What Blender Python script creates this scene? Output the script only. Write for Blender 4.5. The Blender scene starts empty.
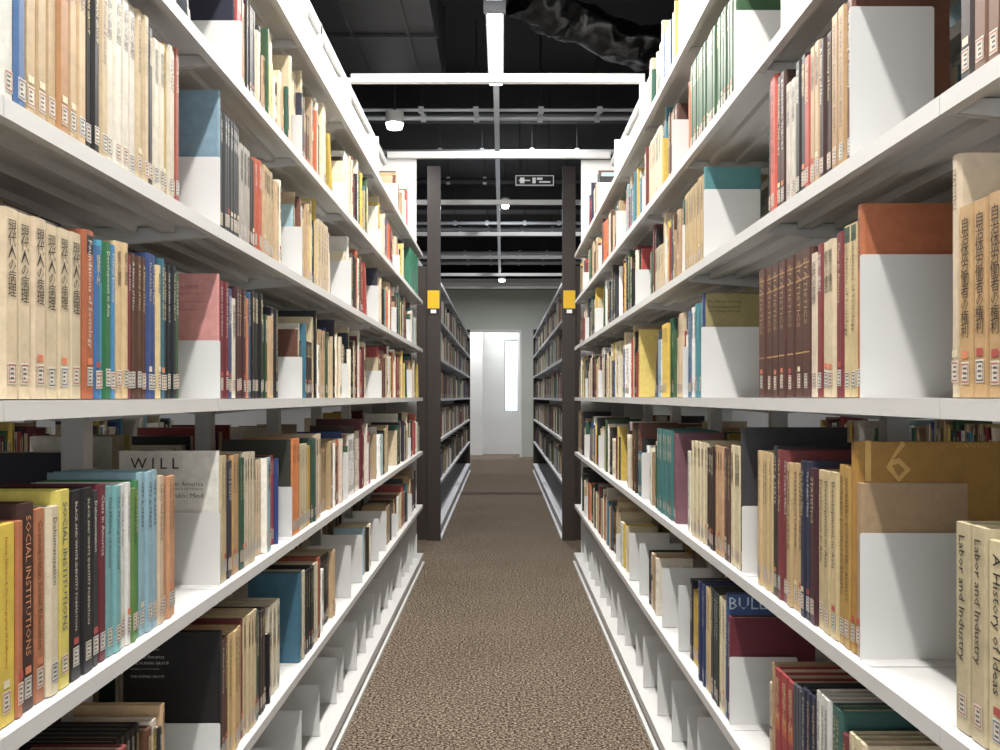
import bpy, math, random
from mathutils import Vector, noise
R = random.Random(23)
S = bpy.context.scene
COL = S.collection
EYE = 1.2

# ------------------------------------------------------------------ helpers
def lin(c):
    return tuple((x/12.92 if x <= .04045 else ((x+.055)/1.055)**2.4) for x in c[:3])
def rgb(r, g, b): return (r/255, g/255, b/255)

class Acc:
    def __init__(s): s.v=[]; s.f=[]; s.c=[]; s.m=[]
    def poly(s, pts, col=(1,1,1), m=0):
        n=len(s.v); s.v.extend(pts); s.f.append(tuple(range(n,n+len(pts)))); s.c.append(col); s.m.append(m)
    def box(s, x0,x1,y0,y1,z0,z1, col=(1,1,1), m=0):
        if x0>x1: x0,x1=x1,x0
        n=len(s.v)
        s.v.extend([(x0,y0,z0),(x1,y0,z0),(x1,y1,z0),(x0,y1,z0),(x0,y0,z1),(x1,y0,z1),(x1,y1,z1),(x0,y1,z1)])
        for q in ((0,3,2,1),(4,5,6,7),(0,1,5,4),(1,2,6,5),(2,3,7,6),(3,0,4,7)):
            s.f.append(tuple(n+i for i in q)); s.c.append(col); s.m.append(m)
    def cyl(s, p0, p1, r, seg=12, col=(1,1,1), m=0, r1=None):
        p0=Vector(p0); p1=Vector(p1); d=(p1-p0).normalized()
        up=Vector((0,0,1)) if abs(d.z)<.9 else Vector((1,0,0))
        a=d.cross(up).normalized(); b=d.cross(a); r1=r if r1 is None else r1
        n=len(s.v)
        for i in range(seg):
            t=2*math.pi*i/seg
            o=a*math.cos(t)+b*math.sin(t)
            s.v.append(tuple(p0+o*r)); s.v.append(tuple(p1+o*r1))
        for i in range(seg):
            j=(i+1)%seg
            s.f.append((n+2*i,n+2*j,n+2*j+1,n+2*i+1)); s.c.append(col); s.m.append(m)
        s.f.append(tuple(n+2*i for i in range(seg))); s.c.append(col); s.m.append(m)
        s.f.append(tuple(n+2*i+1 for i in range(seg))); s.c.append(col); s.m.append(m)
    def build(s, name, mats, parent=None, attr=False, smooth=False):
        me=bpy.data.meshes.new(name); me.from_pydata(s.v,[],s.f)
        for m in mats: me.materials.append(m)
        me.polygons.foreach_set('material_index', s.m)
        if attr:
            at=me.color_attributes.new('Col','FLOAT_COLOR','CORNER')
            buf=[]
            cache={}
            for f,c in zip(s.f,s.c):
                if c not in cache: cache[c]=lin(c)+(1.0,)
                buf.extend(cache[c]*len(f))
            at.data.foreach_set('color', buf)
        if smooth:
            me.polygons.foreach_set('use_smooth',[True]*len(s.f))
        me.update()
        ob=bpy.data.objects.new(name, me); COL.objects.link(ob)
        if parent: ob.parent=parent
        return ob

def mat(name, col=(.8,.8,.8), rough=.5, metal=0, emit=None, estr=0, spec=None):
    m=bpy.data.materials.new(name); m.use_nodes=True
    b=m.node_tree.nodes['Principled BSDF']
    b.inputs['Base Color'].default_value=lin(col)+(1,)
    b.inputs['Roughness'].default_value=rough; b.inputs['Metallic'].default_value=metal
    if emit: 
        b.inputs['Emission Color'].default_value=lin(emit)+(1,); b.inputs['Emission Strength'].default_value=estr
    return m
def noisy(m, scale=40, amt=.1, bump=0, detail=4):
    nt=m.node_tree; b=nt.nodes['Principled BSDF']
    tc=nt.nodes.new('ShaderNodeTexCoord'); n=nt.nodes.new('ShaderNodeTexNoise'); n.inputs['Scale'].default_value=scale; n.inputs['Detail'].default_value=detail
    nt.links.new(tc.outputs['Object'], n.inputs['Vector'])
    base=tuple(b.inputs['Base Color'].default_value)
    mr=nt.nodes.new('ShaderNodeMapRange'); mr.inputs['To Min'].default_value=1-amt; mr.inputs['To Max'].default_value=1+amt
    nt.links.new(n.outputs['Fac'], mr.inputs['Value'])
    mx=nt.nodes.new('ShaderNodeVectorMath'); mx.operation='SCALE'; mx.inputs[0].default_value=base[:3]
    nt.links.new(mr.outputs['Result'], mx.inputs['Scale']); nt.links.new(mx.outputs['Vector'], b.inputs['Base Color'])
    if bump:
        bp=nt.nodes.new('ShaderNodeBump'); bp.inputs['Strength'].default_value=bump; bp.inputs['Distance'].default_value=.01
        nt.links.new(n.outputs['Fac'], bp.inputs['Height']); nt.links.new(bp.outputs['Normal'], b.inputs['Normal'])
    return m

M_white=noisy(mat('white_enamel_steel',(.80,.80,.795),.45),6,.03)
M_dark=noisy(mat('dark_brown_steel',(.19,.15,.13),.5),12,.08)
M_darkshelf=noisy(mat('far_shelf_steel',(.86,.87,.89),.4),8,.03)
M_black=noisy(mat('ceiling_black',(.07,.07,.08),.8),3,.3)
M_duct=noisy(mat('duct_grey_paint',(.13,.13,.145),.55),4,.15)
M_wrap=noisy(mat('black_insulation_wrap',(.02,.025,.035),.28),9,.25,.6)
M_pipe=mat('grey_pipe_paint',(.78,.8,.82),.4,.1)
M_hous=mat('lamp_housing_grey',(.42,.43,.45),.5,.2)
M_wall=noisy(mat('white_wall_paint',(.9,.9,.9),.8),5,.02)
M_green=noisy(mat('greygreen_panel',(.76,.78,.75),.6),5,.03)
M_led=mat('led_diffuser',(1,1,1),.5,emit=(1,1,1),estr=12)
M_glow=mat('window_glow',(.9,.95,1),.5,emit=(.86,.93,1),estr=1.3)
M_yel=noisy(mat('sign_yellow',(.93,.74,.05),.5),20,.03)
M_signw=mat('sign_white',(.85,.85,.85),.5,emit=(1,1,1),estr=.25)
M_signk=mat('sign_black',(.03,.03,.03),.4)
M_book=bpy.data.materials.new('book_cloth_and_paper'); M_book.use_nodes=True
nt=M_book.node_tree; b=nt.nodes['Principled BSDF']; b.inputs['Roughness'].default_value=.45
at=nt.nodes.new('ShaderNodeAttribute'); at.attribute_name='Col'
tc=nt.nodes.new('ShaderNodeTexCoord'); n=nt.nodes.new('ShaderNodeTexNoise'); n.inputs['Scale'].default_value=45; n.inputs['Detail'].default_value=8; n.inputs['Roughness'].default_value=.7
nt.links.new(tc.outputs['Object'],n.inputs['Vector'])
mr=nt.nodes.new('ShaderNodeMapRange'); mr.inputs['From Min'].default_value=.3; mr.inputs['From Max'].default_value=.7; mr.inputs['To Min'].default_value=.76; mr.inputs['To Max'].default_value=1.02
nt.links.new(n.outputs['Fac'],mr.inputs['Value'])
vm=nt.nodes.new('ShaderNodeVectorMath'); vm.operation='SCALE'
nt.links.new(at.outputs['Color'],vm.inputs[0]); nt.links.new(mr.outputs['Result'],vm.inputs['Scale'])
hs_=nt.nodes.new('ShaderNodeHueSaturation'); hs_.inputs['Saturation'].default_value=.9
nt.links.new(vm.outputs['Vector'],hs_.inputs['Color']); nt.links.new(hs_.outputs['Color'],b.inputs['Base Color'])
M_carpet=bpy.data.materials.new('brown_carpet'); M_carpet.use_nodes=True
nt=M_carpet.node_tree; b=nt.nodes['Principled BSDF']; b.inputs['Roughness'].default_value=.95
b.inputs['Specular IOR Level'].default_value=.1
tc=nt.nodes.new('ShaderNodeTexCoord')
n1=nt.nodes.new('ShaderNodeTexNoise'); n1.inputs['Scale'].default_value=95; n1.inputs['Detail'].default_value=5; n1.inputs['Roughness'].default_value=.85
n2=nt.nodes.new('ShaderNodeTexNoise'); n2.inputs['Scale'].default_value=2.0; n2.inputs['Detail'].default_value=3
nt.links.new(tc.outputs['Object'],n1.inputs['Vector']); nt.links.new(tc.outputs['Object'],n2.inputs['Vector'])
cr=nt.nodes.new('ShaderNodeValToRGB'); e=cr.color_ramp.elements
e[0].position=.43; e[0].color=lin((.10,.085,.075))+(1,); e[1].position=.585; e[1].color=lin((.70,.635,.56))+(1,)
x=e.new(.505); x.color=lin((.35,.305,.265))+(1,)
nt.links.new(n1.outputs['Fac'],cr.inputs['Fac'])
mr=nt.nodes.new('ShaderNodeMapRange'); mr.inputs['To Min'].default_value=.75; mr.inputs['To Max'].default_value=1.1
nt.links.new(n2.outputs['Fac'],mr.inputs['Value'])
vm=nt.nodes.new('ShaderNodeVectorMath'); vm.operation='SCALE'
nt.links.new(cr.outputs['Color'],vm.inputs[0]); nt.links.new(mr.outputs['Result'],vm.inputs['Scale']); nt.links.new(vm.outputs['Vector'],b.inputs['Base Color'])
bp=nt.nodes.new('ShaderNodeBump'); bp.inputs['Strength'].default_value=.25; bp.inputs['Distance'].default_value=.002
nt.links.new(n1.outputs['Fac'],bp.inputs['Height']); nt.links.new(bp.outputs['Normal'],b.inputs['Normal'])

# ------------------------------------------------------------------ titles as real glyph meshes
EN=["BLACK AND WHITE IDENTITY FORMATION","Justice, Nature & the Geography of Difference","SOCIAL INSTITUTIONS","Cosmopolitan Social Education","Dehumanization","ECONOMIC THEORY","The Making of Society","WORKERS' ECONOMIC RIGHTS","Labor and Industry","MODERNIZATION AND POSTMODERNISM","A History of Ideas","Political Economy","THE HUMAN GROUP","Urban Studies Reader","Foundations of Sociology","CITY & STATE","Class in America","The Public Mind","BULLETIN OF LABOUR","Culture and Power","Development in Asia","STATISTICS","16","BULL","W I L L"]
JP=["現代人の病理","自治体労働者の権利","日本経済史","社会学講座","労働法研究","教育学原理","近代の思想","経済学入門","世界の歴史","農村社会","政治と社会","都市の構造"]
G={}
def make_glyphs():
    obs=[]
    for t,vert in [(t,False) for t in EN]+[(t,True) for t in JP]:
        cu=bpy.data.curves.new('t','FONT'); cu.body='\n'.join(t) if vert else t
        cu.size=1; cu.resolution_u=1
        cu.align_x='CENTER' if vert else 'LEFT'; cu.space_line=.82 if vert else 1
        o=bpy.data.objects.new('t',cu); COL.objects.link(o); obs.append((t,vert,o))
    bpy.context.view_layer.update(); dg=bpy.context.evaluated_depsgraph_get()
    for t,vert,o in obs:
        me=bpy.data.meshes.new_from_object(o.evaluated_get(dg))
        vs=[(v.co.x,v.co.y) for v in me.vertices]; fs=[tuple(p.vertices) for p in me.polygons]
        if vs:
            xs=[v[0] for v in vs]; ys=[v[1] for v in vs]
            if vert: cx=(min(xs)+max(xs))/2; vs=[(a-cx,b_-max(ys)) for a,b_ in vs]; L=max(ys)-min(ys); W=max(xs)-min(xs)
            else: cy=.35; vs=[(a-min(xs),b_-cy) for a,b_ in vs]; L=max(xs)-min(xs); W=.95
            G[t]=(vs,fs,L,W,vert)
        bpy.data.meshes.remove(me); cu=o.data; bpy.data.objects.remove(o); bpy.data.curves.remove(cu)
make_glyphs()

# ------------------------------------------------------------------ books
CREAM=[rgb(216,202,172),rgb(204,186,150),rgb(228,220,200),rgb(190,166,128),rgb(234,232,222),rgb(214,196,162),rgb(186,156,116),rgb(224,212,188),rgb(240,239,234),rgb(206,196,178),rgb(170,140,100)]
VIV=[rgb(120,28,36),rgb(26,62,118),rgb(24,26,30),rgb(30,82,62),rgb(190,92,38),rgb(210,176,50),rgb(50,116,134),rgb(86,54,38),rgb(160,40,40),rgb(32,34,54),rgb(75,78,84),rgb(108,64,46),rgb(214,186,90),rgb(56,92,56),rgb(28,28,30),rgb(98,24,38),rgb(150,176,184),rgb(40,40,44),rgb(60,44,40),rgb(34,52,66)]
DARKP=[rgb(80,74,72),rgb(36,36,40),rgb(116,74,58),rgb(60,80,104),rgb(180,168,145),rgb(120,40,44),rgb(50,90,76),rgb(200,188,160),rgb(90,94,100),rgb(150,130,105),rgb(214,206,190)]
PAGE=rgb(206,190,158)
def lum(c): return .3*c[0]+.59*c[1]+.11*c[2]
def jit(c,a=.04):
    k=1+R.uniform(-a,a)*2
    return tuple(round(min(1,max(0,x*k+R.uniform(-a,a)*.3)),2) for x in c)

def book(A,x0,sg,y,z,w,h,dp,col,hard=True,lean=0.,label=True,title=None,tcol=None,bands=None,lod=0,ref=None,cover=None):
    P=lambda a,yy,zz:(x0+sg*a, y+yy+zz*lean, z+zz)
    if lod==2:
        n=len(A.v); A.v.extend([P(0,0,0),P(0,w,0),P(dp,w,0),P(dp,0,0),P(0,0,h),P(0,w,h),P(dp,w,h),P(dp,0,h)])
        for q,c in (((0,1,5,4),col),((3,0,4,7),col),((1,2,6,5),col),((2,3,7,6),PAGE),((4,5,6,7),PAGE)):
            A.f.append(tuple(n+i for i in q)); A.c.append(c); A.m.append(0)
    else:
        t=.0024 if hard else .0006; rec=.004 if hard else .0004
        t=min(t,w*.2); e=min(.005,w*.25)
        pr=[(dp,0),(e,0),(0,e*.9),(0,w-e*.9),(e,w),(dp,w)]
        q=[(dp,t),(e+.002,t),(e+.002,w-t),(dp,w-t)]
        pg=jit(PAGE,.05)
        n=len(A.v)
        A.v.extend([P(a,b_,0) for a,b_ in pr]+[P(a,b_,h) for a,b_ in pr]+[P(a,b_,h) for a,b_ in q]+[P(a,b_,h-rec) for a,b_ in q]+[P(dp-.002,t,0),P(dp-.002,w-t,0)])
        def F(ix,c): A.f.append(tuple(n+i for i in ix)); A.c.append(c); A.m.append(0)
        for i in range(5): F((i,i+1,i+7,i+6),col if not (cover and i==0) else cover)
        F((6,7,13,12),col); F((7,8,9,10,14,13),col); F((10,11,15,14),col)
        for i in range(3): F((12+i,13+i,17+i,16+i),col)
        F((16,17,18,19),pg); F((20,21,19,16),pg)
    if lod==2:
        if R.random()<.5:
            dk=rgb(40,38,38) if lum(col)>.45 else rgb(215,200,160)
            A.poly([P(-.0006,w*.35,h*.5),P(-.0006,w*.65,h*.5),P(-.0006,w*.65,h*.85),P(-.0006,w*.35,h*.85)],dk)
        if R.random()<.6: A.poly([P(-.0006,w*.15,.012),P(-.0006,w*.85,.012),P(-.0006,w*.85,.035),P(-.0006,w*.15,.035)],rgb(238,234,225))
        return
    def rect(y0,y1,z0,z1,c,o=.0005): A.poly([P(-o,y0,z0),P(-o,y1,z0),P(-o,y1,z1),P(-o,y0,z1)],c)
    if bands:
        for z0,z1,c in bands: rect(e,w-e,h*z0,h*z1,c,.0003)
    if label:
        hw=min(.0085,w*.4); c=w/2; lz=.014+R.uniform(0,.005)
        fc=R.choice([rgb(180,90,80),rgb(90,90,96),rgb(90,110,150),rgb(180,90,80)])
        rect(c-hw,c+hw,lz,lz+.026,rgb(228,222,206),.0006)
        rect(c-hw*.85,c+hw*.85,lz+.0018,lz+.0034,fc,.0009); rect(c-hw*.85,c+hw*.85,lz+.0226,lz+.0242,fc,.0009)
        rect(c-hw*.85,c-hw*.72,lz+.0018,lz+.024,fc,.0009); rect(c+hw*.72,c+hw*.85,lz+.0018,lz+.024,fc,.0009)
        for k in range(3): rect(c-hw*.5,c+hw*R.uniform(.2,.5),lz+.0062+k*.0056,lz+.0086+k*.0056,rgb(90,84,84),.0009)
        if R.random()<.3: rect(c-hw*.8,c+hw*.8,lz+.03,lz+.039,R.choice([rgb(220,120,70),rgb(180,60,50),rgb(225,215,180)]),.0006)
    if title and title in G:
        vs,fs,L,W,vert=G[title]
        tcol=tcol or (rgb(30,28,30) if lum(col)>.42 else R.choice([rgb(225,205,150),rgb(225,222,215)]))
        z1=h*.94; z0=.062 if label else .02
        if vert: s=min(w*.55/W,(z1-z0)*.95/L)
        else: s=min(w*.5/W,(z1-z0)*.97/L)
        n=len(A.v)
        for a,b_ in vs:
            u,v=(a*s,b_*s+z1) if vert else (b_*s, z1-a*s)
            A.v.append(P(-.0008,w/2-sg*u,v))
        for f in fs: A.f.append(tuple(n+i for i in f)); A.c.append(tcol); A.m.append(0)
    elif lod==1:
        dk=rgb(50,45,45) if lum(col)>.42 else rgb(225,205,150)
        zz=h*.92
        while zz>.075 and R.random()<.93:
            g=R.uniform(.006,.016); rect(w*.34,w*.66,zz-g,zz,dk); zz-=g+R.uniform(.002,.007)
            if R.random()<.08: zz-=.03

def covertext(A,title,xl,y,zt,width,col):
    vs,fs,L,W,vert=G[title]; s=width/L; n=len(A.v)
    for a,b_ in vs: A.v.append((xl+a*s,y,zt+(b_-.35)*s))
    for f in fs: A.f.append(tuple(n+i for i in f)); A.c.append(col); A.m.append(0)

def plate(A,x0,sg,y,z,wd,h,a0=.012,foot=.035,fd=-1):
    r=.004; pts=[(a0,0),(a0+wd,0),(a0+wd,h-r),(a0+wd-r*.3,h-r*.3),(a0+wd-r,h),(a0+r,h),(a0+r*.3,h-r*.3),(a0,h-r)]
    f=[(x0+sg*a,y,z+v+.001) for a,v in pts]; g=[(x0+sg*a,y+.0016,z+v+.001) for a,v in pts]
    A.poly(f); A.poly(g)
    for i in range(len(f)):
        j=(i+1)%len(f); A.poly([f[i],f[j],g[j],g[i]])
    ya,yb=sorted((y,y+fd*foot))
    A.box(x0+sg*a0,x0+sg*(a0+wd),ya,yb,z+.0005,z+.002)

def fill(A,x0,sg,y,yend,z,lod=0,dark=False,maxh=.3,runs=None,vmix=.52,titled=True,setb=.018,hmul=1.,hs=1.):
    for rn in (runs or []):
        for k in range(rn.get('n',1)):
            w=rn['w']*(1+R.uniform(-.04,.04))
            if y+w>yend: return y
            book(A,x0+sg*(setb+rn.get('sb',R.uniform(0,.006))),sg,y,z+.0015,w-.0006,min(maxh+.03,rn['h']*hs)*(1+R.uniform(-.004,.004)),rn.get('d',.15),jit(rn['c'],.015),rn.get('hard',True),0,rn.get('label',True),rn.get('t'),rn.get('tc'),rn.get('b'),lod,cover=rn.get('cov'))
            y+=w
    if runs: maxh=min(maxh,.235)
    pal=DARKP if dark else None
    first=not runs
    leaning=(not runs) and yend-y>.3 and R.random()<.4
    if leaning: yend-=.11
    base=R.uniform(.9,1.04)
    w=0
    while y<yend-.012:
        series=R.random()<.13
        c=R.choice(pal) if dark else (R.choice(VIV) if R.random()<vmix else R.choice(CREAM))
        if first and lum(c)<.5 and R.random()<.6: c=R.choice(CREAM)
        first=False
        n=R.randint(3,6) if series else 1
        w=R.choice([.009,.012,.015,.018,.022,.026,.03,.038]) if lod<2 else R.choice([.013,.018,.023,.03,.04])
        h=min(maxh,base*R.choice([.18,.195,.21,.215,.225,.235,.24,.25,.265,.29]))*hmul; dp=h*.66; hard=R.random()<.6
        t=None
        if lod==0 and titled: t=R.choice(JP) if R.random()<.5 else R.choice(EN[:-3])
        bd=None
        if R.random()<.4 and lod<2:
            bc=R.choice(VIV+CREAM); z0=R.choice([.72,.8,.3,.1,.5]); bd=[(z0,z0+R.uniform(.02,.2),bc)]
        sb=R.uniform(0,.022)
        c=jit(c)
        for k in range(n):
            if y+w>yend: break
            book(A,x0+sg*(setb+sb+R.uniform(0,.003)),sg,y,z+.0015,w-.0008,h,dp,c,hard,0,R.random()<.85,t,None,bd,lod)
            y+=w
        if y+w>yend: break
    if leaning:
        k=R.uniform(.12,.26); 
        for j in range(R.choice([1,2])):
            w=R.uniform(.012,.026); h=min(maxh*.93,R.choice([.2,.215,.235])); 
            if j==0: y+=k*h*1.02
            c=jit(R.choice(VIV+CREAM))
            book(A,x0+sg*(setb+.006),sg,y,z+.0015,w,h,h*.66,c,True,-k,True,(R.choice(JP) if lod==0 else None),None,None,min(lod,1))
            y+=w+.0005
    return y

# ------------------------------------------------------------------ shelving
def shelf_board(A,xo,xi,y0,y1,z,m=0):
    s=1 if xi>xo else -1
    A.box(xo,xi,y0+.001,y1-.001,z-.004,z,m=m)
    A.box(xo,xo+s*.003,y0+.001,y1-.001,z-.024,z-.0041,m=m)
    A.box(xo+s*.0031,xo+s*.018,y0+.001,y1-.001,z-.024,z-.0215,m=m)
    A.box(xi,xi-s*.003,y0+.001,y1-.001,z-.024,z-.0041,m=m)
    A.box(xi-s*.0031,xi-s*.018,y0+.001,y1-.001,z-.024,z-.0215,m=m)
    for k in (.36,.66):
        xm=xo+(xi-xo)*k; A.box(xm-.013,xm+.013,y0+.03,y1-.03,z-.02,z-.0041,m=m)
    for yy in (y0+.002,y1-.008):
        a=xi+s*.004; b_=xo+s*.02
        for q in ((yy),(yy+.006)):
            A.poly([(b_,q,z-.006),(a,q,z-.006),(a,q,z-.045),(b_,q,z-.023)],m=m)
        A.poly([(b_,yy,z-.023),(b_,yy+.006,z-.023),(a,yy+.006,z-.045),(a,yy,z-.045)],m=m)

def stack(side,xf,ybs,levels,ztop,dbl=True,depth=.25,panels=False):
    A=Acc(); xp0=xf+depth+.012; xp1=xp0+.045; bx=xp1+.012+depth
    s=side
    for i,yb in enumerate(ybs):
        A.box(s*xp0,s*xp1,yb-.02,yb+.02,0.012,ztop)
        if panels and i<len(ybs)-1: A.box(s*(xp1+.001),s*(bx-.01),yb-.012,yb+.012,EYE+levels[0]+.03,ztop)
    if panels:   # header back sheets between the posts above the top shelf
        for a,b_ in zip(ybs[:-1],ybs[1:]):
            A.box(s*(xp0+.02),s*(xp0+.023),a+.021,b_-.021,EYE+levels[0]+.01,ztop-.06)
    A.box(s*xp0,s*xp1,ybs[0]+.021,ybs[-1]-.021,ztop-.05,ztop-.005)
    for lv in levels[:-1]:
        for a,b_ in zip(ybs[:-1],ybs[1:]):
            shelf_board(A,s*xf,s*(xf+depth),a,b_,EYE+lv)
            if dbl: shelf_board(A,s*bx,s*(xp1+.012),a,b_,EYE+lv)
    zb=EYE+levels[-1]
    for a,b_ in zip(ybs[:-1],ybs[1:]):
        A.box(s*(xf-.004),s*(xf+depth),a+.001,b_-.001,zb-.004,zb)
        A.box(s*(xf-.004),s*(xf-.001),a+.001,b_-.001,zb-.03,zb-.0041)
        A.box(s*(xf+.006),s*(xf+.009),a+.001,b_-.001,.016,zb-.0041)
        if dbl:
            A.box(s*(xp1+.012),s*(bx+.004),a+.001,b_-.001,zb-.004,zb)
            A.box(s*(bx-.009),s*(bx-.006),a+.001,b_-.001,.016,zb-.0041)
    A.box(s*(xf-.012),s*(bx+.012),ybs[0],ybs[-1],0.0,.0155)
    return A,xp0,xp1,bx

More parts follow.
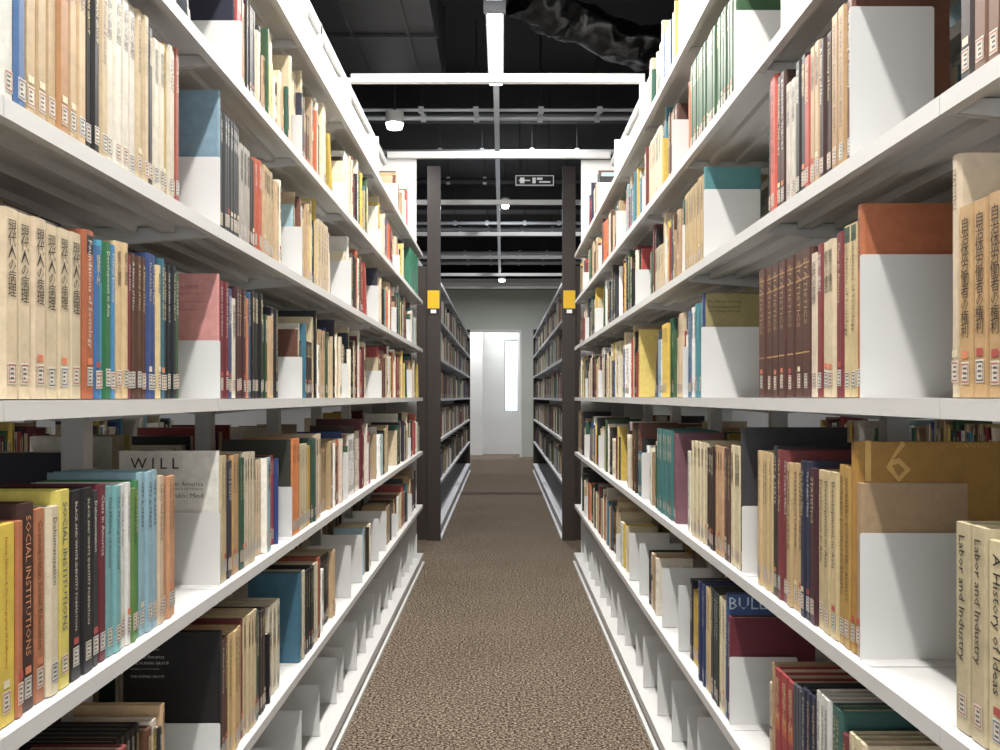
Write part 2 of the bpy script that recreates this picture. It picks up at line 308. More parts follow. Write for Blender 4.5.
LB=[1.03-.78*2+.78*i for i in range(10)]
RB=[1.08-.78*2+.78*i for i in range(10)]
RB=[b_ if b_<6 else b_-.03 for b_ in RB]
LL=[1.03,.69,.345,-.004,-.39,-.775,-1.125]
RL=[1.03,.695,.362,-.002,-.395,-.775,-1.125]
XL,XR=.57,.525
ZT=EYE+1.72
c_=rgb
specL={
 (2,'a'):dict(y0=1.06,y1=1.648,runs=[
   dict(w=.026,h=.26,c=c_(206,206,200),t="STATISTICS",tc=c_(30,60,120)),dict(w=.022,h=.26,c=c_(60,104,160),t="Urban Studies Reader"),
   dict(w=.028,h=.27,c=c_(184,156,112),t="社会学講座",n=3),dict(w=.03,h=.27,c=c_(170,120,70),t="日本経済史"),dict(w=.026,h=.27,c=c_(194,164,120),t="労働法研究",n=2),
   dict(w=.02,h=.28,c=c_(25,25,28),n=2,t="THE HUMAN GROUP"),dict(w=.026,h=.25,c=c_(196,174,136),t="Political Economy",n=1),
   dict(w=.028,h=.275,c=c_(210,204,190),t="近代の思想",n=4),dict(w=.022,h=.28,c=c_(194,174,136),t="Labor and Industry",n=2),dict(w=.02,h=.27,c=c_(60,60,66),t="教育学原理",n=1),dict(w=.024,h=.26,c=c_(206,198,180),t="教育学原理",n=2),
   dict(w=.02,h=.27,c=c_(195,165,60),t="Class in America"),dict(w=.02,h=.275,c=c_(200,190,170),n=2,t="CITY & STATE"),dict(w=.02,h=.285,c=c_(150,60,40),n=1,t="CITY & STATE"),dict(w=.02,h=.28,c=c_(60,60,56),n=2,t="CITY & STATE")]),
 (2,'b'):dict(y0=1.864,y1=2.42,plate=(.15,.15),hs=1.07,runs=[
   dict(w=.012,h=.27,c=c_(120,155,172),t="Culture and Power",hard=False),dict(w=.02,h=.235,c=c_(60,62,66),n=7,t="世界の歴史",tc=c_(220,220,220)),
   dict(w=.03,h=.21,c=c_(165,160,152),n=3,t="教育学原理"),dict(w=.02,h=.2,c=c_(60,50,50),n=2),dict(w=.022,h=.21,c=c_(180,76,44),n=3,t="政治と社会"),dict(w=.022,h=.21,c=c_(190,160,120),n=3,t="農村社会")]),
 (3,'a'):dict(y0=1.06,y1=1.65,hs=1.03,runs=[
   dict(w=.034,h=.222,c=c_(208,190,158),n=6,t="現代人の病理",tc=c_(30,28,28)),
   dict(w=.03,h=.232,c=c_(170,86,42),t="Foundations of Sociology",b=[(.86,.97,c_(40,40,44))]),dict(w=.018,h=.215,c=c_(30,100,160),t="経済学入門",n=1),dict(w=.016,h=.225,c=c_(50,150,180),t="CITY & STATE",n=1),dict(w=.022,h=.225,c=c_(35,110,62),t="Development in Asia",n=1),
   dict(w=.02,h=.225,c=c_(40,130,180),t="Political Economy"),dict(w=.022,h=.235,c=c_(204,176,130),t="都市の構造",n=2),dict(w=.014,h=.22,c=c_(120,36,40),t="CITY & STATE"),dict(w=.02,h=.225,c=c_(80,50,38),t="A History of Ideas",n=3),
   dict(w=.02,h=.235,c=c_(40,70,130),n=2,t="The Public Mind"),dict(w=.018,h=.22,c=c_(210,184,130),t="農村社会"),dict(w=.02,h=.235,c=c_(40,100,120),n=1,t="THE HUMAN GROUP"),dict(w=.018,h=.23,c=c_(26,34,44),n=3,t="THE HUMAN GROUP"),dict(w=.02,h=.22,c=c_(60,90,60),n=1,t="CITY & STATE"),dict(w=.02,h=.225,c=c_(50,50,54),n=2,t="ECONOMIC THEORY")]),
 (3,'b'):dict(y0=1.864,y1=2.42,plate=(.12,.12),hs=1.15,runs=[
   dict(w=.010,h=.225,c=c_(200,134,130),d=.2,hard=False),dict(w=.026,h=.215,c=c_(110,30,42),n=2,t="Labor and Industry"),dict(w=.028,h=.205,c=c_(40,66,120),t="経済学入門"),
   dict(w=.03,h=.19,c=c_(220,212,196),t="労働法研究"),dict(w=.026,h=.215,c=c_(70,36,40),n=3,t="Political Economy"),dict(w=.02,h=.2,c=c_(200,110,50),t="農村社会"),dict(w=.02,h=.215,c=c_(24,90,130),t="CITY & STATE"),dict(w=.024,h=.22,c=c_(34,32,36),n=4,t="教育学原理"),dict(w=.024,h=.18,c=c_(34,62,36),n=2,t="教育学原理")]),
 (4,'a'):dict(y0=1.043,y1=1.648,hs=1.08,runs=[
   dict(w=.042,h=.22,c=c_(220,192,40),t="Justice, Nature & the Geography of Difference",tc=c_(170,40,30)),dict(w=.016,h=.22,c=c_(180,104,60)),
   dict(w=.034,h=.237,c=c_(66,38,34),t="SOCIAL INSTITUTIONS",tc=c_(215,140,84)),dict(w=.028,h=.228,c=c_(176,106,62),t="Cosmopolitan Social Education",tc=c_(60,20,20)),
   dict(w=.026,h=.228,c=c_(208,194,166),t="Dehumanization"),dict(w=.032,h=.245,c=c_(206,192,76),t="SOCIAL INSTITUTIONS",tc=c_(30,60,110)),
   dict(w=.034,h=.24,c=c_(30,28,32),n=2,t="BLACK AND WHITE IDENTITY FORMATION",tc=c_(225,220,205)),dict(w=.022,h=.235,c=c_(50,52,58),t="Dehumanization"),dict(w=.026,h=.24,c=c_(104,24,40),t="Class in America"),
   dict(w=.024,h=.235,c=c_(110,166,170),n=2,t="The Making of Society",tc=c_(20,60,90)),dict(w=.018,h=.235,c=c_(210,210,206),n=2,t="Urban Studies Reader"),dict(w=.02,h=.225,c=c_(90,130,60),t="A History of Ideas"),
   dict(w=.018,h=.235,c=c_(60,130,80),n=1,t="Culture and Power"),dict(w=.024,h=.245,c=c_(140,176,190),n=3,t="CITY & STATE"),dict(w=.024,h=.235,c=c_(206,180,150),n=1,t="Labor and Industry"),dict(w=.02,h=.23,c=c_(190,140,98),n=3,t="Labor and Industry")]),
 (4,'b'):dict(y0=1.864,y1=2.42,plate=(.15,.15),runs=[
   dict(w=.012,h=.278,c=c_(222,219,210),d=.205,hard=False),dict(w=.022,h=.265,c=c_(190,170,130),n=2,t="Urban Studies Reader"),dict(w=.022,h=.25,c=c_(50,50,60),n=2,t="CITY & STATE"),dict(w=.026,h=.26,c=c_(180,140,92),t="STATISTICS",n=2),dict(w=.02,h=.25,c=c_(40,80,60),n=2,t="Culture and Power"),dict(w=.02,h=.26,c=c_(190,176,150),n=4,t="世界の歴史")]),
 (4,'c'):dict(y0=2.50,y1=3.34,plate=(.15,.14),runs=[dict(w=.012,h=.27,c=c_(60,60,50),d=.19),dict(w=.022,h=.27,c=c_(206,120,50),n=4,t="政治と社会"),dict(w=.022,h=.25,c=c_(190,176,140),n=5,t="STATISTICS"),dict(w=.02,h=.24,c=c_(190,150,50),n=3),dict(w=.02,h=.26,c=c_(50,80,70),n=3),dict(w=.02,h=.27,c=c_(200,180,150),n=5,t="教育学原理")]),
 (5,'a'):dict(y0=1.14,y1=1.60,hs=1.08,runs=[
   dict(w=.03,h=.2,c=c_(200,196,186),t="MODERNIZATION AND POSTMODERNISM",n=2),dict(w=.03,h=.22,c=c_(60,70,60),t="ECONOMIC THEORY",n=2),dict(w=.02,h=.2,c=c_(130,190,180),t="CITY & STATE"),dict(w=.03,h=.22,c=c_(40,40,48),n=3,t="A History of Ideas"),dict(w=.024,h=.21,c=c_(120,50,44),n=2,t="ECONOMIC THEORY")]),
 (5,'b'):dict(y0=1.864,y1=2.42,plate=(.15,.1),runs=[
   dict(w=.022,h=.285,c=c_(30,29,32),d=.2),dict(w=.026,h=.26,c=c_(90,50,40),n=2,t="Political Economy"),dict(w=.03,h=.26,c=c_(196,166,112),n=3,t="Labor and Industry"),dict(w=.02,h=.27,c=c_(110,40,40),n=1,t="CITY & STATE"),dict(w=.025,h=.27,c=c_(200,180,140),n=4,t="社会学講座"),dict(w=.02,h=.26,c=c_(40,70,60),n=2,t="ECONOMIC THEORY"),dict(w=.02,h=.25,c=c_(60,50,46),n=3,t="経済学入門")]),
 (5,'c'):dict(y0=2.62,y1=3.2,runs=[dict(w=.03,h=.26,c=c_(50,104,130),n=1),dict(w=.026,h=.26,c=c_(200,190,160),n=1),dict(w=.026,h=.25,c=c_(34,34,38),n=5,t="Political Economy"),dict(w=.02,h=.25,c=c_(200,190,160),n=3),dict(w=.02,h=.26,c=c_(170,70,40),n=2)]),
 (1,'x'):dict(y0=5.8,y1=6.4,runs=[dict(w=.09,h=.27,c=c_(30,110,80),n=5,label=False)]),
}
specR={
 (1,'b'):dict(y0=2.09,y1=2.68,plate=(.15,.2),runs=[dict(w=.028,h=.25,c=c_(50,88,56),n=18,t="農村社会",d=.12)]),
 (2,'z'):dict(y0=.83,y1=1.09,runs=[dict(w=.03,h=.24,c=c_(160,116,80),n=5,t="世界の歴史"),dict(w=.03,h=.23,c=c_(120,84,60),n=2,t="経済学入門"),dict(w=.03,h=.19,c=c_(60,50,50),t="STATISTICS")]),
 (2,'a'):dict(y0=1.395,y1=1.875,plate=(.13,.24),hs=1.1,runs=[
   dict(w=.026,h=.235,c=c_(100,56,34),n=1,t="The Making of Society"),dict(w=.03,h=.235,c=c_(176,140,92),n=2,t="WORKERS' ECONOMIC RIGHTS"),dict(w=.026,h=.22,c=c_(60,34,30),t="A History of Ideas",n=2),
   dict(w=.026,h=.225,c=c_(190,162,120),n=2,t="社会学講座"),dict(w=.028,h=.22,c=c_(170,66,42),n=1,t="労働法研究"),dict(w=.026,h=.23,c=c_(40,38,40),n=2,t="労働法研究"),dict(w=.028,h=.21,c=c_(200,192,178),n=2,t="近代の思想"),dict(w=.028,h=.24,c=c_(70,44,34),n=2,t="ECONOMIC THEORY"),dict(w=.036,h=.25,c=c_(200,70,46),n=1,t="THE HUMAN GROUP",tc=c_(30,30,30)),dict(w=.014,h=.25,c=c_(30,30,34),n=1)]),
 (2,'b'):dict(y0=2.40,y1=2.72,plate=(.15,.19),runs=[dict(w=.012,h=.25,c=c_(70,128,132),hard=False),dict(w=.034,h=.235,c=c_(186,158,106),n=8,t="日本経済史")]),
 (3,'z'):dict(y0=.90,y1=1.11,runs=[dict(w=.034,h=.225,c=c_(190,152,100),n=5,t="自治体労働者の権利",tc=c_(40,30,26)),dict(w=.02,h=.29,c=c_(205,190,160),t="STATISTICS")]),
 (3,'a'):dict(y0=1.355,y1=1.915,plate=(.15,.215),runs=[
   dict(w=.02,h=.292,c=c_(180,96,44),d=.2,t="Culture and Power"),dict(w=.03,h=.27,c=c_(202,182,134),d=.2,n=2,t="Foundations of Sociology",b=[(.9,.99,c_(50,80,60))]),
   dict(w=.028,h=.265,c=c_(120,40,50),n=1,t="Class in America"),dict(w=.03,h=.26,c=c_(204,186,154),n=2,t="都市の構造"),dict(w=.026,h=.26,c=c_(130,40,50),t="世界の歴史",n=1),dict(w=.03,h=.25,c=c_(208,190,168),n=1,t="近代の思想"),
   dict(w=.045,h=.265,c=c_(82,50,42),n=8,t="STATISTICS",tc=c_(190,150,100),b=[(.8,.81,c_(190,150,90)),(.9,.91,c_(190,150,90)),(.3,.31,c_(190,150,90))])]),
 (3,'b'):dict(y0=2.43,y1=2.72,plate=(.16,.19),runs=[
   dict(w=.025,h=.28,c=c_(40,60,110),t="Urban Studies Reader",cov=c_(150,138,84)),dict(w=.03,h=.26,c=c_(70,140,150),n=2,t="CITY & STATE"),dict(w=.03,h=.255,c=c_(225,225,220),n=2,t="教育学原理"),dict(w=.03,h=.25,c=c_(50,100,136),n=2,t="Culture and Power")]),
 (4,'z'):dict(y0=.885,y1=1.11,runs=[dict(w=.04,h=.235,c=c_(206,190,150),n=3,t="A History of Ideas"),dict(w=.036,h=.245,c=c_(190,176,140),n=2,t="Labor and Industry"),dict(w=.034,h=.235,c=c_(44,94,78),n=1,t="BLACK AND WHITE IDENTITY FORMATION")]),
 (4,'a'):dict(y0=1.355,y1=1.94,plate=(.16,.19),runs=[
   dict(w=.022,h=.262,c=c_(170,140,104),d=.16,hard=False),dict(w=.02,h=.335,c=c_(170,124,30),d=.235),dict(w=.026,h=.285,c=c_(174,136,60),n=2,t="WORKERS' ECONOMIC RIGHTS"),dict(w=.032,h=.27,c=c_(200,178,130),n=3,t="Development in Asia"),
   dict(w=.03,h=.27,c=c_(70,34,44),n=1,t="STATISTICS"),dict(w=.024,h=.28,c=c_(40,46,70),n=2,t="The Public Mind"),dict(w=.028,h=.27,c=c_(190,160,110),n=3,t="BULLETIN OF LABOUR"),dict(w=.03,h=.29,c=c_(120,44,50),n=2,t="The Public Mind"),dict(w=.03,h=.295,c=c_(44,46,52),n=1,t="CITY & STATE"),dict(w=.026,h=.28,c=c_(200,174,124),n=4,t="Class in America")]),
 (4,'b'):dict(y0=2.02,y1=2.66,plate=(.16,.15),runs=[
   dict(w=.02,h=.335,c=c_(60,62,66),d=.235),dict(w=.03,h=.28,c=c_(214,200,160),n=3,t="社会学講座"),dict(w=.03,h=.27,c=c_(90,60,50),n=2,t="Class in America"),dict(w=.022,h=.27,c=c_(190,150,110),n=5,t="農村社会"),dict(w=.022,h=.26,c=c_(60,44,40),n=4,t="経済学入門"),dict(w=.022,h=.27,c=c_(210,196,160),n=8,t="経済学入門")]),
 (4,'c'):dict(y0=2.80,y1=3.36,runs=[dict(w=.03,h=.28,c=c_(120,80,90),n=2),dict(w=.035,h=.285,c=c_(56,118,118),n=8,t="都市の構造")]),
 (5,'a'):dict(y0=1.24,y1=1.87,runs=[
   dict(w=.03,h=.2,c=c_(50,54,60),n=2,t="The Public Mind"),dict(w=.024,h=.21,c=c_(186,160,104),n=2,t="Labor and Industry"),dict(w=.022,h=.25,c=c_(210,195,160),n=3,t="Culture and Power"),dict(w=.022,h=.24,c=c_(110,44,54),t="STATISTICS"),
   dict(w=.024,h=.27,c=c_(56,100,92),n=2,t="CITY & STATE"),dict(w=.024,h=.27,c=c_(216,216,210),n=3,t="THE HUMAN GROUP"),dict(w=.022,h=.25,c=c_(40,44,66),n=3,t="BULLETIN OF LABOUR"),dict(w=.02,h=.24,c=c_(70,76,84),n=3)]),
 (5,'b'):dict(y0=2.13,y1=2.68,plate=(.16,.16),runs=[
   dict(w=.03,h=.25,c=c_(104,24,46),d=.2,t="Political Economy"),dict(w=.026,h=.3,c=c_(40,76,136),d=.2,t="BULLETIN OF LABOUR",n=1),dict(w=.03,h=.28,c=c_(216,204,170),n=2,t="STATISTICS"),dict(w=.026,h=.28,c=c_(50,60,60),n=4,t="A History of Ideas"),dict(w=.026,h=.27,c=c_(206,180,130),n=2,t="A History of Ideas"),dict(w=.026,h=.27,c=c_(30,50,100),n=3,t="A History of Ideas")]),
}

def do_near(side,xf,YB,LV,spec):
    A,xp0,xp1,bx=stack(side,xf,YB,LV,ZT,panels=True)
    E=Acc(); B=Acc()
    sg=side; x0=side*xf
    A.box(side*(xf+.05),side*(bx-.02),YB[-1]+.021,YB[-1]+.045,.0156,ZT-.0)
    for li,lv in enumerate(LV):
        z=EYE+lv
        gapn=LV[li-1]-lv if li else .4
        mh=min(.295,gapn-.045)
        exp=[v for k,v in spec.items() if k[0]==li]
        for e_ in exp:
            fill(B,x0,sg,e_['y0'],e_['y1'],z,0,runs=e_['runs'],maxh=mh,setb=.014,hs=e_.get('hs',1))
            if e_.get('plate'):
                wd,ph=e_['plate']; plate(E,x0,sg,e_['y0']-.006,z,wd,ph)
        for a,b_ in zip(YB[:-1],YB[1:]):
            mid=(a+b_)/2
            if any(e_['y0']-.35<mid<e_['y1']+.12 or (e_['y0']<b_-.09 and e_['y1']>a+.09) for e_ in exp): continue
            lod=0 if a<3.0 else (1 if a<5 else 2)
            if li==len(LV)-1:
                yy=a+.06
                while yy<b_-.05:
                    plate(E,x0,sg,yy,z,.18,R.choice([.17,.2,.22]),a0=.02+R.uniform(0,.02),foot=.1,fd=1); yy+=R.uniform(.2,.34)
                continue
            if li==0 and R.random()<.55:
                plate(E,x0,sg,a+.1,z,.16,.2,foot=.1); continue
            if li==5 and ((side<0 and 3.3<a<4.2) or (side>0 and 2.6<a<3.5)):
                plate(E,x0,sg,a+.1,z,.17,.2,foot=.1,fd=1); plate(E,x0,sg,a+.38,z,.17,.2,foot=.1,fd=1)
                fill(B,x0,sg,a+.55,b_-.03,z,lod,maxh=.2); continue
            g=R.choice([.03,.04,.1,.2]); e2=R.choice([.0,.02,.05,.15])
            if lod==0 or R.random()<.6: plate(E,x0,sg,a+g,z,.15,R.choice([.12,.13,.15,.18]))
            fill(B,x0,sg,a+g+.004,b_-e2-.004,z,lod,maxh=mh,titled=True)
        if li==len(LV)-1: continue
        for a,b_ in zip(YB[:-1],YB[1:]):
            if R.random()<.05: continue
            fill(B,side*bx,-side,a+R.choice([.02,.1]),b_-R.choice([.01,.1]),z,2,maxh=mh)
    ink=c_(70,66,66); lt=c_(215,212,205)
    if side<0:
        y=1.8628
        xs=-xf-.014-.205
        covertext(B,"W I L L",xs+.02,y,EYE-.39+.264,.10,c_(40,40,44))
        for k in range(3): covertext(B,R.choice(EN[:20]),xs+.08,y,EYE-.39+.215-.012*k,.09,ink)
        for k in range(5): covertext(B,R.choice(EN[:20]),xs+.02,y,EYE-.775+.255-.014*k,.06+.01*(k%3),lt)
        for k in range(4): covertext(B,R.choice(EN[:20]),xs+.1,y,EYE-.004+.235-.016*k,.06+.01*(k%3),c_(120,60,60))
    else:
        covertext(B,"16",xf+.03,1.3755,EYE-.395+.33,.07,c_(216,170,80))
        covertext(B,"STATISTICS",xf+.17,1.3755,EYE-.395+.325,.05,c_(216,170,80))
        for k in range(3): covertext(B,R.choice(EN[:20]),xf+.03,2.429,EYE+.262-.013*k,.09,c_(70,50,30))
        covertext(B,"BULL",xf+.02,2.1585,EYE-.775+.295,.09,c_(200,220,235))
    s=A.build('library_bookshelf',[M_white]); E.build('bookends',[M_white],parent=s); B.build('shelved_books',[M_book],attr=True)
do_near(-1,XL,LB,LL,specL)
do_near(1,XR,RB,RL,specR)

# ---- neighbouring stacks across the adjoining aisles
for side,xf in ((-1,2.3),(1,2.25)):
    A,xp0,xp1,bx=stack(side,xf,LB,LL,ZT,dbl=False)
    B=Acc()
    for lv in LL[:-1]:
        for a,b_ in zip(LB[:-1],LB[1:]):
            fill(B,side*xf,side,a+.03,b_-R.choice([.02,.1,.2]),EYE+lv,2,maxh=.27)
    A.build('library_bookshelf',[M_white]); B.build('shelved_books',[M_book],attr=True)

# ---- far stacks
for side,xf in ((-1,.52),(1,.51)):
    YB=[7.62+.78*i for i in range(10)]
    LV=[.98,.66,.33,-.01,-.36,-.72,-1.08]
    A,xp0,xp1,bx=stack(side,xf,YB,LV,EYE+1.3)
    A.box(side*(xf),side*(bx),7.56,7.598,0.0,EYE+1.1,m=1)
    A.box(side*(xf-.006),side*(xf+.105),7.52,7.558,0,EYE+1.93,m=1)
    A.box(side*(xf),side*(bx),YB[-1]+.022,YB[-1]+.05,0,EYE+1.1,m=1)
    B=Acc()
    for lv in LV[:-1]:
        for a,b_ in zip(YB[:-1],YB[1:]):
            if lv>.9: continue
            fill(B,side*xf,side,a+.02,b_-R.choice([.02,.1,.25]),EYE+lv,2,maxh=.26,dark=True)
            if a<9: fill(B,side*bx,-side,a+.02,b_-.02,EYE+lv,2,maxh=.26,dark=True)
    A.build('library_bookshelf',[M_darkshelf,M_dark]); B.build('shelved_books',[M_book],attr=True)
    Y=Acc(); Y.box(side*(xf+.002),side*(xf+.102),7.514,7.519,EYE+.69,EYE+.89,m=0)
    Y.box(side*(xf+.002),side*(xf+.102),7.5135,7.5139,EYE+.69,EYE+.74,m=1)
    Y.box(side*(xf+.03),side*(xf+.075),7.5128,7.5134,EYE+.7,EYE+.73,m=2)
    Y.build('stack_number_sign',[M_yel,M_signk,M_signw])

for y in (1.81,3.37,4.93,6.49):
    A=Acc(); A.box(-.825,.78,y-.02,y+.02,ZT+.001,ZT+.045); A.build('stack_tie_bar',[M_white])
for y in (8.05,9.61,11.2,12.8,14.3):
    A=Acc(); A.box(-1.6,1.6,y-.02,y+.02,ZT+.001,ZT+.04)
    for sx in (-1.55,1.55): A.box(sx-.015,sx+.015,y-.015,y+.015,ZT+.041,4.1)
    A.build('stack_tie_bar',[M_white])

# ------------------------------------------------------------------ room
def room_box(name,b6,m):
    A=Acc(); A.box(*b6); return A.build(name,[m])
room_box('floor',(-4.6,4.6,-2.6,22.2,-.1,0),M_carpet)
room_box('ceiling',(-4.6,4.6,-2.6,18.0,4.1,4.2),M_black)
room_box('wall_left',(-4.7,-4.6,-2.6,18,0,4.1),M_wall)
room_box('wall_right',(4.6,4.7,-2.6,18,0,4.1),M_wall)
A=Acc()
A.box(-4.6,-1.6,-2.7,-2.6,0,4.1); A.box(1.6,4.6,-2.7,-2.6,0,4.1); A.box(-1.6,1.6,-2.7,-2.6,0,.5); A.box(-1.6,1.6,-2.7,-2.6,2.9,4.1)
A.build('wall_rear',[M_wall])
A=Acc()
A.box(-1.6,1.6,-2.69,-2.68,.5,2.9,m=1)
for x in (-1.58,-.54,.5,1.54): A.box(x,x+.04,-2.67,-2.62,.5,2.9)
for z in (.5,2.86): A.box(-1.6,1.6,-2.67,-2.62,z,z+.04)
A.build('rear_fill_window',[M_white,M_glow])  # unseen window added behind the camera to carry the frontal fill
A=Acc()
A.box(-4.6,-1.3,18,18.12,0,4.1,m=0); A.box(.37,4.6,18,18.12,0,2.5,m=1); A.box(-1.3,4.6,18,18.12,2.5,3.35,m=1); A.box(-1.3,4.6,18,18.12,3.35,4.1,m=0)
A.box(-4.6,-1.3,17.99,17.999,0,3.3,m=2)
A.box(-1.6,2.0,17.2,17.99,3.38,3.46,m=2)
A.build('wall_far',[M_black,M_green,M_wall])
A=Acc()   # door lining and header trim round the far opening
A.box(.352,.40,17.96,17.998,0,2.5); A.box(-1.3,.40,17.96,17.998,2.501,2.54)
A.build('trim_1',[M_wall])
A=Acc(); A.box(-2.4,.05,18.9,19.0,0,3.3); A.box(.34,2.4,18.9,19.0,0,3.3); A.box(.05,.34,18.9,19.0,0,.9); A.box(.05,.34,18.9,19.0,2.4,3.3)
A.box(-2.5,-2.4,18.12,19,0,3.3); A.box(2.4,2.5,18.12,19,0,3.3); A.box(-2.4,2.4,18.12,19,3.3,3.4)
A.box(-.75,-.40,18.6,18.899,0,3.29)
A.build('wall_lobby',[M_wall])
A=Acc(); A.box(.05,.34,18.97,18.98,.9,2.4,m=1)
for x in (.05,.32): A.box(x,x+.02,18.91,18.96,.9,2.4)
for z in (.9,2.38): A.box(.071,.319,18.91,18.96,z,z+.02)
A.build('window_2',[M_white,M_glow])

# ------------------------------------------------------------------ ceiling services
A=Acc()
A.box(-2.6,-.42,4.9,6.4,EYE+2.28,EYE+2.75)
for y in (4.9,5.65,6.38): A.box(-2.62,-.40,y,y+.03,EYE+2.26,EYE+2.77)
A.box(-.55,-.5,-1,4.89,EYE+2.5,EYE+2.6)
for k in range(3): A.box(-1.3+.35*k,-1.28+.35*k,5.0,6.3,EYE+2.265,EYE+2.279)
for x in (-2.4,-.6): 
    for y in (5.2,6.1): A.box(x-.01,x+.01,y-.01,y+.01,EYE+2.76,4.1)
A.build('ventilation_duct',[M_duct])
A=Acc()
for y,z,r,m in ((6.9,2.2,.012,0),(7.1,2.2,.018,0),(9.0,2.45,.025,0),(10.4,2.5,.03,1),(11.9,2.3,.02,0),(13.4,2.5,.025,0),(15,2.4,.03,0),(16.4,2.45,.04,0)):
    A.cyl((-4.5,y,EYE+z),(4.5,y,EYE+z),r,10,m=m)
    for x in (-.62,-.2,.3,.75,2,-2): A.cyl((x,y,EYE+z+r*.5),(x,y,4.1),.005,6,m=1); A.box(x-.02,x+.02,y-.02,y+.02,EYE+z-r-.01,EYE+z+r+.01)
A.build('sprinkler_pipes',[M_pipe,M_duct])
A=Acc()
for y in (3.4,8.2,12.4,16.6): A.box(-4.6,4.6,y,y+.3,3.78,4.1)
A.build('ceiling_beams',[M_duct])
def crumpled(name,pts,r):
    A=Acc(); seg=40; N=90
    P_=[Vector(p) for p in pts]
    def ev(t):
        k=t*(len(P_)-1); i=min(int(k),len(P_)-2); f=k-i; f=f*f*(3-2*f); return P_[i].lerp(P_[i+1],f)
    for i in range(N+1):
        c=ev(i/N); d=(ev(min(1,i/N+.01))-ev(max(0,i/N-.01))).normalized(); a=d.cross(Vector((0,0,1))).normalized(); b2=a.cross(d)
        for j in range(seg):
            t=2*math.pi*j/seg; o=a*math.cos(t)+b2*math.sin(t)*.7
            p=c+o*r; nn=noise.noise(p*9)*.05+abs(noise.noise(p*20))*.025+ noise.noise(p*4)*.06
            A.v.append(tuple(p+o*nn))
    for i in range(N):
        for j in range(seg):
            k=(j+1)%seg; A.f.append((i*seg+j,i*seg+k,(i+1)*seg+k,(i+1)*seg+j)); A.c.append((1,1,1)); A.m.append(0)
    for e0 in (0,N*seg): A.f.append(tuple(e0+j for j in range(seg))); A.c.append((1,1,1)); A.m.append(0)
    return A.build(name,[M_wrap],smooth=True)
crumpled('insulated_flexible_duct',[(.15,5.9,3.82),(.45,6.1,3.75),(.95,6.2,3.6),(1.5,6.1,3.7),(2.4,6.0,3.8)],.17)
def led(y0,y1,x=0,z=EYE+2.1,power=40):
    A=Acc(); x=x-.04 if x==0 else x
    A.box(x-.05,x+.05,y0,y1,z+.012,z+.05)
    A.box(x-.04,x+.04,y0+.02,y1-.02,z-.012,z+.0119,m=1)
    A.box(x-.06,x+.06,y0-.06,y0-.001,z-.015,z+.055,m=2)
    for yy in (y0+.2,y1-.2): A.cyl((x,yy,z+.05),(x,yy,4.1),.006,8,m=2)
    A.build('led_batten_light',[M_hous,M_led,M_hous])
    L=bpy.data.lights.new('led','AREA'); L.shape='RECTANGLE'; L.size=.075; L.size_y=y1-y0-.05; L.energy=power; L.color=(1,.965,.91)
    o=bpy.data.objects.new('led_area_lamp',L); o.location=(x,(y0+y1)/2,z-.016); COL.objects.link(o)
for y0,p in ((-1.0,58),(.7,56),(2.2,56),(3.6,52),(4.9,50)): led(y0,y0+1.15,power=p)
for x in (-1.72,1.66):
    for y0 in (.3,2.6): led(y0,y0+1.15,x=x,power=14)
A=Acc(); A.box(-.06,-.02,6.08,17.5,EYE+2.12,EYE+2.17)
for k in range(8): A.cyl((-.04,6.3+1.5*k,EYE+2.17),(-.04,6.3+1.5*k,4.1),.006,8)
A.build('lighting_rail',[M_pipe])
def spot(x,y,z,p,r=.07):
    A=Acc(); A.cyl((x,y,z+.035),(x,y,z+.12),r,24); A.cyl((x,y,z),(x,y,z+.0349),r*.8,24,m=1,r1=r*.97); A.cyl((x,y,z+.12),(x,y,4.1),.008,8,m=2)
    A.build('ceiling_downlight',[M_white,M_led,M_duct])
    L=bpy.data.lights.new('dl','AREA'); L.shape='DISK'; L.size=r*1.4; L.energy=p
    o=bpy.data.objects.new('downlight_lamp',L); o.location=(x,y,z-.01); COL.objects.link(o)
spot(-.82,6.87,EYE+2.05,14)
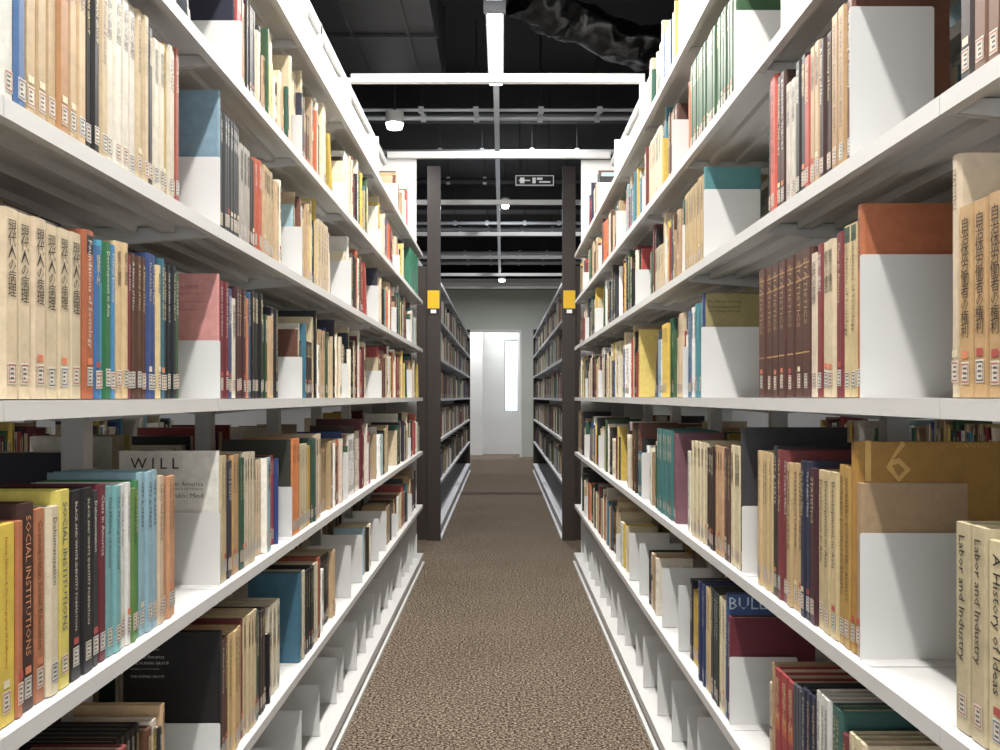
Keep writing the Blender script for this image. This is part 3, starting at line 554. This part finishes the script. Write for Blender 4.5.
spot(.0,15.6,EYE+2.0,75,.06); spot(0.04,11.2,EYE+2.35,60,.05); spot(.35,8.6,EYE+2.72,30,.05)  # extra downlights, added to brighten the far stacks and far wall
A=Acc(); y=8.0; A.box(.12,.46,y,y+.03,EYE+1.88,EYE+1.97,m=0)
f=y-.002
for b6 in ((.12,.46,EYE+1.88,EYE+1.886),(.12,.46,EYE+1.964,EYE+1.97),(.12,.126,EYE+1.886,EYE+1.964),(.454,.46,EYE+1.886,EYE+1.964),
           (.15,.25,EYE+1.92,EYE+1.93),(.16,.2,EYE+1.9,EYE+1.95),(.27,.3,EYE+1.9,EYE+1.95),(.31,.36,EYE+1.93,EYE+1.95),(.33,.43,EYE+1.905,EYE+1.918)):
    A.box(b6[0],b6[1],f,f+.0015,b6[2],b6[3],m=1)
for x in (.16,.42): A.cyl((x,y+.015,EYE+1.97),(x,y+.015,4.1),.004,6)
A.build('hanging_exit_sign',[M_signk,M_signw])

def area(name,loc,rot,sx,sy,p,col=(1,1,1)):
    L=bpy.data.lights.new(name,'AREA'); L.shape='RECTANGLE'; L.size=sx; L.size_y=sy; L.energy=p; L.color=col
    o=bpy.data.objects.new(name,L); o.location=loc; o.rotation_euler=rot; COL.objects.link(o)
area('rear_fill_lamp',(0,-2.6,1.7),(math.radians(90),0,0),3.1,2.3,66,(1,.985,.96))  # added fill lamp at the rear, brightens camera-facing bookends and covers
area('lobby_fill_lamp',(-.9,18.4,3.25),(0,0,0),1.2,.3,80)  # added lamp without a fixture, brightens the far opening

w=bpy.data.worlds.new('world'); S.world=w; w.use_nodes=True
w.node_tree.nodes['Background'].inputs['Color'].default_value=(.8,.85,.9,1); w.node_tree.nodes['Background'].inputs['Strength'].default_value=.4
S.view_settings.view_transform='Standard'
S.view_settings.exposure=0

cam=bpy.data.cameras.new('camera'); co=bpy.data.objects.new('camera',cam); COL.objects.link(co)
co.location=(0,0,EYE); co.rotation_euler=(math.radians(90),0,0)
cam.sensor_width=36; cam.lens=32.4; cam.shift_x=-.002; cam.shift_y=.022; cam.clip_start=.02
S.camera=co
